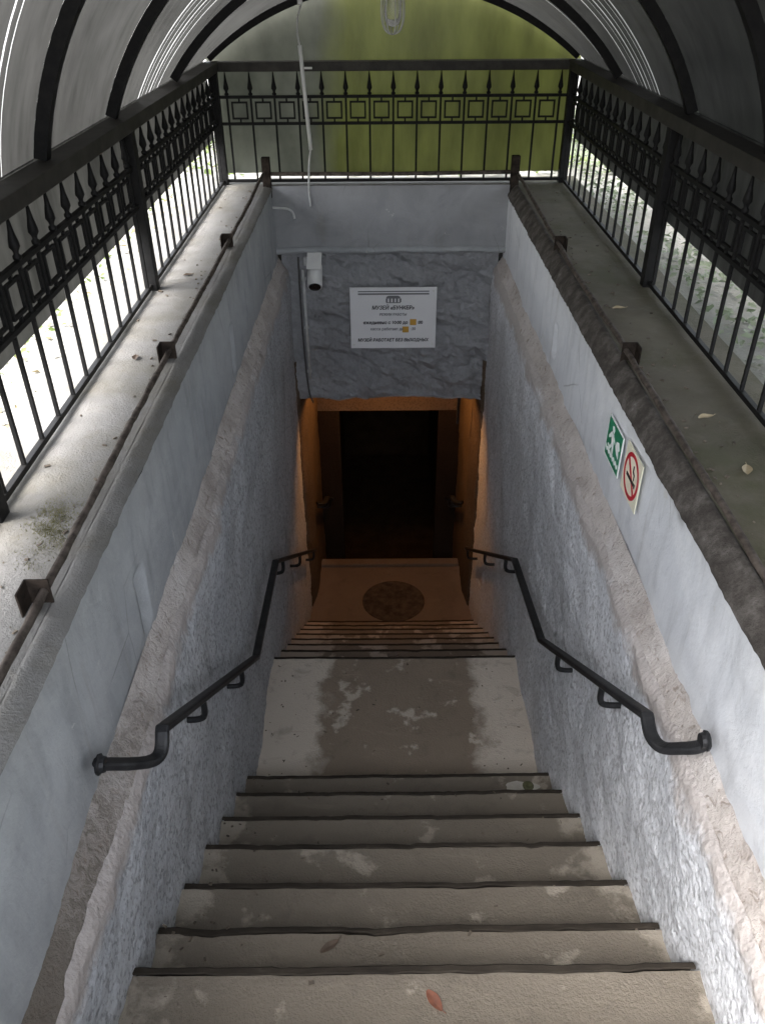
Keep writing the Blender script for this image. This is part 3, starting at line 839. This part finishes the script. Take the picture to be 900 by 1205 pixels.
glass = Mat('lamp glass'); gb = glass.b
gb.inputs['Transmission Weight'].default_value = .85; gb.inputs['Roughness'].default_value = .12; gb.inputs['Base Color'].default_value = (.85, .85, .82, 1); gb.inputs['IOR'].default_value = 1.3
LX, LY = .0, 4.80
o = empty('cage_lamp', (LX, LY, -.33), 'unlit caged glass lamp hanging under the canopy ridge', 'lamp')
MB().lathe((LX, LY, -.15), [(.05, 0), (.055, .02), (.05, .07), (.03, .09), (.012, .10), (.012, .20)], 16).build('socket', mt_greyp, o, smooth=True)
MB().lathe((LX, LY, -.285), [(.012, 0), (.034, .012), (.044, .04), (.046, .13), (.044, .135)], 16).build('glass_jar', glass.m, o, smooth=True)
mb = MB()
for k in range(4):
    a = k*math.pi/4 + .2; c, s = math.cos(a), math.sin(a)
    mb.tube(smooth_path([(LX + c*.058, LY + s*.058, -.15), (LX + c*.06, LY + s*.06, -.24), (LX + c*.04, LY + s*.04, -.30), (LX, LY, -.318), (LX - c*.04, LY - s*.04, -.30), (LX - c*.06, LY - s*.06, -.24), (LX - c*.058, LY - s*.058, -.15)], 5), .003, 6)
mb.build('wire_cage', mt_greyp, o)

# lamp inside the tunnel (just behind the lintel); the glow on the ochre walls comes from it
em = Mat('lit lamp glass'); em.b.inputs['Emission Color'].default_value = (1, .52, .2, 1); em.b.inputs['Emission Strength'].default_value = 4
o = empty('ceiling_lamp', (0, 6.42, -2.70), 'lit warm bulkhead lamp on the tunnel ceiling behind the lintel', 'lamp')
MB().lathe((0, 6.42, -2.66), [(.07, 0), (.075, .03), (.05, .035)], 16).build('base', mt_greyp, o)
MB().lathe((0, 6.42, -2.74), [(.02, 0), (.05, .02), (.06, .05), (.06, .08)], 16).build('glass_cover', em.m, o, smooth=True)
ld = bpy.data.lights.new('lamp_glow', 'POINT'); ld.energy = 3.0; ld.color = (1.0, .43, .12); ld.shadow_soft_size = .05
lo = bpy.data.objects.new('lamp_glow', ld); COL.objects.link(lo); lo.parent = o; lo.location = (0, 0, -.12)
o = empty('pipe_bracket', (.62, 6.2, -3.1), 'dark pipe bracket high on the right tunnel wall', 'pipe')
MB().tube(smooth_path([(.70, 6.25, -3.02), (.60, 6.22, -3.04), (.585, 6.2, -3.10), (.585, 6.2, -3.32)], 5), .014, 8).build('pipe', mt_hand, o, smooth=True)

# manhole cover on the lower landing
o = MB().lathe((.03, 5.96, L2Z - .01), [(.30, 0), (.30, .012), (.285, .014), (.28, .012), (.0005, .013)], 40).build('manhole_cover', mt_hatch, loc=(.03, 5.96, L2Z))
tag(o, 'round dark cover on the lower landing before the doorway', 'manhole cover')

# ------------------------------------------------------------------ leaves and litter
def leaf(name, loc, ln, wd, rz, mat, label, curl=.25, cat='leaf', tilt=(0, 0)):
    mb = MB()
    def f(u, v):
        t = u; w = wd*math.sin(math.pi*min(1, t*.92 + .04))**.8*(1 - .25*t)
        x = (t - .5)*ln; y = (v - .5)*w
        return Vector((x, y, abs(v - .5)*w*curl + curl*.25*ln*(t - .5)**2 + .002 + .002*nz(x*60, y*60, 1)))
    mb.grid(10, 6, f)
    for k in range(1): mb.tube([(ln*.47, 0, .004), (ln*.68, .004, .006)], .0012, 5)
    o = mb.build(name, mat, smooth=True)
    o.location = loc; o.rotation_euler = (tilt[0], tilt[1], rz)
    return tag(o, label, cat)
m_or = simple('orange dry leaf', (.17, .062, .034), (.12, .045, .028), .75, 60)
m_br = simple('dark brown leaf', (.06, .042, .03), (.09, .06, .04), .7, 60)
m_yg = simple('yellow green leaf', (.36, .34, .14), (.42, .38, .18), .6, 60)
m_tan = simple('tan dry leaf', (.30, .24, .14), (.38, .31, .20), .7, 50)
def tread_at(y):
    for j in range(-4, 7):
        if nose1(j-1)[0] < y <= nose1(j)[0]: return nose1(j)[1]
    return -3.60
leaf('fallen_leaf', (.055, 1.005, tread_at(1.005)), .062, .034, R(-55), m_or, 'orange fallen leaf on the nearest visible step')
leaf('fallen_leaf', (-.235, 1.245, tread_at(1.245)), .065, .028, R(35), m_br, 'dark brown fallen leaf on the second visible step')
leaf('fallen_leaf', (-.275, 2.665, -3.60), .06, .04, R(80), m_yg, 'yellow green fallen leaf at the near edge of the landing')
leaf('fallen_leaf', (-.01, 3.655, -3.597), .07, .06, R(10), m_br, 'curled dark leaf on the far edge of the landing', .6)
# pale stone fragment and green cap by the right end of the top landing step
o = empty('broken_drain_cap', (.62, 2.50, nose1(6)[1]), 'small broken drain hole with a green cap at the right end of the step', 'drain')
MB().lathe((.635, 2.51, nose1(6)[1]), [(.028, 0), (.028, .008), (.018, .012), (.001, .009)], 14).build('cap', simple('dull green cap', (.06, .065, .025), (.10, .10, .05), .6, 40), o)
mb = MB(); mb.grid(20, 5, lambda u, v: Vector((.63 + (.09 + .025*nz(u*3, v*3, 2))*math.cos(6.283*u)*v - .02*v, 2.508 + (.035 + .015*nz(u*3, 1, 7))*math.sin(6.283*u)*v, nose1(6)[1] + .007 - .006*v + .002*nz(u, v, 1, 4, 3)))); mb.build('chipped_mortar', simple('pale chipped mortar', (.36, .34, .30), (.46, .44, .40), .9, 30, .5), o)
for (x, y, z, rz, lab) in ((1.02, 2.42, GZ, 20, 'pale dry leaf on the mossy ledge by the nearest bars'), (1.03, 2.08, GZ, 70, 'pale dry leaf on the mossy ledge below the guard rod'),
                           (1.05, 1.72, GZ, 140, 'tan dry leaf on the near end of the mossy ledge'), (.98, 3.45, GZ, 10, 'curled tan leaf at the foot of the right fence post')):
    leaf('dry_leaf', (x, y, z + .002), .06, .035, R(rz), m_tan, lab, .5)
for (x, y, rz, lab) in ((-1.02, 3.95, 30, 'small brown leaf on the pale ledge beside the left fence post'), (-1.03, 2.95, 100, 'small brown leaf on the pale ledge near a rusty stub')):
    leaf('dry_leaf', (x, y, GZ + .002), .05, .03, R(rz), m_br, lab, .5)

def tufts(n, cx, cy, rx, ry, z, h, mat, name, label, cat, kind=None):
    mb = MB()
    for i in range(n):
        a = random.uniform(0, 6.283); r = math.sqrt(random.random())
        x, y = cx + rx*r*math.cos(a), cy + ry*r*math.sin(a)
        if random.random() > (1.05 - r)*max(.05, .75 + 1.1*nz(x, y, 3, 14, 4)): continue
        an = random.uniform(0, 6.283); hh = h*random.uniform(.4, 1); w = .0011
        d = Vector((math.cos(an), math.sin(an), 0))*hh*.9; p = Vector((x, y, z)); q = Vector((-d.y, d.x, 0)).normalized()*w
        v = [mb.bm.verts.new(k) for k in (p - q, p + q, p + d*.6 + Vector((0, 0, hh*.7)) + q*.6, p + d + Vector((0, 0, hh*.6)))]
        mb.bm.faces.new(v)
    o = mb.build(name, mat, loc=(cx, cy, z), recalc=False); tag(o, label, cat, kind=kind); return o
tufts(7000, -.985, 1.80, .085, .19, GZ, .0065, mt_moss, 'moss', 'small tuft of moss growing on the pale left ledge', 'moss', 'stuff')

def crumbs():
    mb = MB()
    for i in range(520):
        r = random.random()
        if r < .55:      # in the corners and on the treads
            x = math.copysign(.74 - abs(random.gauss(0, .14)), random.uniform(-1, 1)) if random.random() < .6 else random.uniform(-.7, .7)
            y = random.uniform(.7, 3.6); z = tread_at(y) - .004
        else:
            sd = -1 if random.random() < .45 else 1
            x = sd*random.choice((random.uniform(.93, 1.13), random.uniform(.90, .95))); y = random.uniform(1.0, 5.7); z = GZ + .001
        k = random.uniform(.0022, .0065); a = random.uniform(0, 3.1)
        rot = Matrix.Rotation(a, 3, 'Z') @ Matrix.Rotation(random.uniform(-.4, .4), 3, 'X')
        mb.box((x, y, z + k*.4), (k*random.uniform(1, 3.4), k*random.uniform(.8, 1.6), k*.8), rot)
    o = mb.build('grit', simple('brown grit', (.05, .04, .03), (.16, .13, .10), .9, 30)); tag(o, 'scattered brown crumbs and grit on the steps and ledges', 'grit', kind='stuff')
crumbs()
def scatter_leaves(n, area, z, size, mat, name, label, cat, hgt):
    mb = MB(); x0, x1, y0, y1 = area
    for i in range(n):
        x, y = random.uniform(x0, x1), random.uniform(y0, y1)
        c = nz(x, y, 2, 1.6, 3)
        if random.random() > .55 + c: continue
        s = size*random.uniform(.6, 1.3); a = random.uniform(0, 6.283)
        rot = Matrix.Rotation(a, 3, 'Z') @ Matrix.Rotation(random.uniform(-.7, .7), 3, 'X') @ Matrix.Rotation(random.uniform(-.7, .7), 3, 'Y')
        p = Vector((x, y, z + hgt*random.random()*max(.1, .6 + c)))
        v = [mb.bm.verts.new(p + rot @ Vector(k)*s) for k in ((-.5, 0, 0), (-.1, -.3, .06), (.5, 0, 0), (-.1, .3, .06))]
        mb.bm.faces.new(v)
    o = mb.build(name, mat, recalc=False); tag(o, label, cat, kind='stuff'); return o
scatter_leaves(22000, (1.36, 3.6, -1, 9), GO + .01, .045, mt_ivy, 'ground_cover', 'sunlit pale green ground cover outside the right fence', 'ground cover', .16)
scatter_leaves(2600, (-3.6, -1.36, -1, 9), GO + .004, .035, mt_litter, 'leaf_litter', 'dry leaf litter on the bright ground outside the left fence', 'leaf litter', .01)
scatter_leaves(2600, (-2.2, 2.2, 6.5, 8.6), GO + .01, .07, mt_leafl, 'low_weeds', 'low green weeds on the ground behind the far fence', 'weeds', .10)

scatter_leaves(20000, (-4.2, -1.5, -1, 9), GO + .01, .034, mt_leafl, 'ground_weeds', 'patchy low green weeds on the ground outside the left fence', 'weeds', .14)
# ------------------------------------------------------------------ shrubs and trees outside
def crown(mb, c, rad, n, s):
    cl = [(Vector((random.gauss(0, .5), random.gauss(0, .5), random.gauss(0, .45))), random.uniform(.3, .55)) for _ in range(14)]
    for i in range(n):
        q, rr = random.choice(cl)
        d = Vector((random.gauss(0, 1), random.gauss(0, 1), random.gauss(0, 1))).normalized()*rr*random.random()**.4
        p = q + d
        p = Vector((p.x*rad[0], p.y*rad[1], p.z*rad[2])) + Vector(c)
        rot = Matrix.Rotation(random.uniform(0, 6.28), 3, 'Z') @ Matrix.Rotation(random.uniform(-1.2, 1.2), 3, 'X')
        z = s*random.uniform(.6, 1.3)
        v = [mb.bm.verts.new(p + rot @ Vector(k)*z) for k in ((-.5, 0, 0), (0, -.28, .08), (.5, 0, 0), (0, .28, .08))]
        mb.bm.faces.new(v)
def plant(name, x, y, h, rad, n, s, mat, label, cat, group):
    o = empty(name, (x, y, GO), label, cat, group)
    mb = MB(); crown(mb, (x, y, GO + h - rad[2]*.6), rad, n, s); mb.build('crown', mat, o, recalc=False)
    mb = MB()
    mb.tube([(x, y, GO - .05), (x + .02*h, y, GO + h*.35), (x - .01*h, y + .02*h, GO + h*.8)], [.035*h**.8, .025*h**.8, .008*h], 8)
    for k in range(4):
        a = k*1.7 + x; d = Vector((math.cos(a), math.sin(a), .9))*h*.28
        b = Vector((x + .015*h, y, GO + h*(.3 + .08*k))); mb.tube([b, b + d*.5 + Vector((0, 0, .02)), b + d], [.014*h**.8, .009*h**.8, .003*h], 6)
    mb.build('trunk', mt_bark, o, smooth=True)
shr = [(-1.1, 8.0, 1.5, 'leafy shrub behind the grey left part of the end panel'), (.5, 7.7, 1.7, 'leafy shrub behind the middle of the green end panel'), (1.9, 8.3, 1.6, 'leafy shrub behind the right corner of the far fence')]
for x, y, h, lab in shr: plant('shrub', x, y, h, (.8, .7, .8), 2600, .09, mt_leafl, lab, 'shrub', 'shrubs behind the end panel')
for x, y, h, lab in ((-7.5, 6.5, 5.5, 'tall leafy tree far out beyond the left fence'), (1.5, 14, 6.0, 'tall leafy tree standing behind the far fence'), (4.2, 6.8, 5.4, 'tall leafy tree added to shade the canopy, beyond the far right corner of the fence'), (3.7, 3.2, 5.2, 'tall leafy tree added to shade the canopy, beside the middle of the right fence'), (4.0, -.6, 5.2, 'tall leafy tree added to shade the canopy, beside the near end of the right fence')):
    plant('tree', x, y, h, (2.2, 2.2, 2.4), 9000, .20, mt_leafd, lab, 'tree', 'trees around the stairwell')  # the right-hand row is added to block sky and darken the canopy

# ------------------------------------------------------------------ world, sun, camera
SUN_EL = 58.0
sun_dir = Vector((-.90, -.44, math.tan(R(SUN_EL)))).normalized()   # towards the sun
w = bpy.data.worlds.new('World'); scene.world = w; w.use_nodes = True
nt = w.node_tree; bg = nt.nodes['Background']
sky = nt.nodes.new('ShaderNodeTexSky'); sky.sky_type = 'NISHITA'; sky.sun_disc = False
sky.sun_elevation = R(SUN_EL); sky.sun_rotation = math.atan2(sun_dir.x, sun_dir.y)
sky.air_density = 1.0; sky.dust_density = 4.0; sky.ozone_density = 1.0
hs = nt.nodes.new('ShaderNodeHueSaturation'); hs.inputs['Saturation'].default_value = .35   # thin overcast
nt.links.new(sky.outputs[0], hs.inputs['Color']); nt.links.new(hs.outputs[0], bg.inputs['Color']); bg.inputs['Strength'].default_value = .135
sl = bpy.data.lights.new('sun', 'SUN'); sl.energy = .6; sl.angle = R(45); sl.color = (1, .975, .94)
so = bpy.data.objects.new('sun', sl); COL.objects.link(so)
so.rotation_euler = (-sun_dir).to_track_quat('-Z', 'Y').to_euler(); so.location = (-6, -4, 9)

cd = bpy.data.cameras.new('camera'); co = bpy.data.objects.new('camera', cd); COL.objects.link(co)
cd.sensor_fit = 'VERTICAL'; cd.sensor_height = 36; cd.lens = 950/1205*36
cd.clip_start = .02; cd.clip_end = 1000
co.location = (-.07, 0, 0)
co.rotation_mode = 'QUATERNION'
q = Matrix.Rotation(R(90 - 34.4), 3, 'X') @ Matrix.Rotation(R(-.4), 3, 'Z')
co.rotation_quaternion = q.to_quaternion()
scene.camera = co

vs = scene.view_settings
vs.view_transform = 'Standard'; vs.look = 'None'; vs.exposure = 3.25; vs.gamma = 1; vs.use_curve_mapping = False
cy = scene.cycles
cy.max_bounces = 10; cy.diffuse_bounces = 5; cy.glossy_bounces = 3; cy.transmission_bounces = 6; cy.transparent_max_bounces = 12
cy.sample_clamp_indirect = 6
cy.use_denoising = True
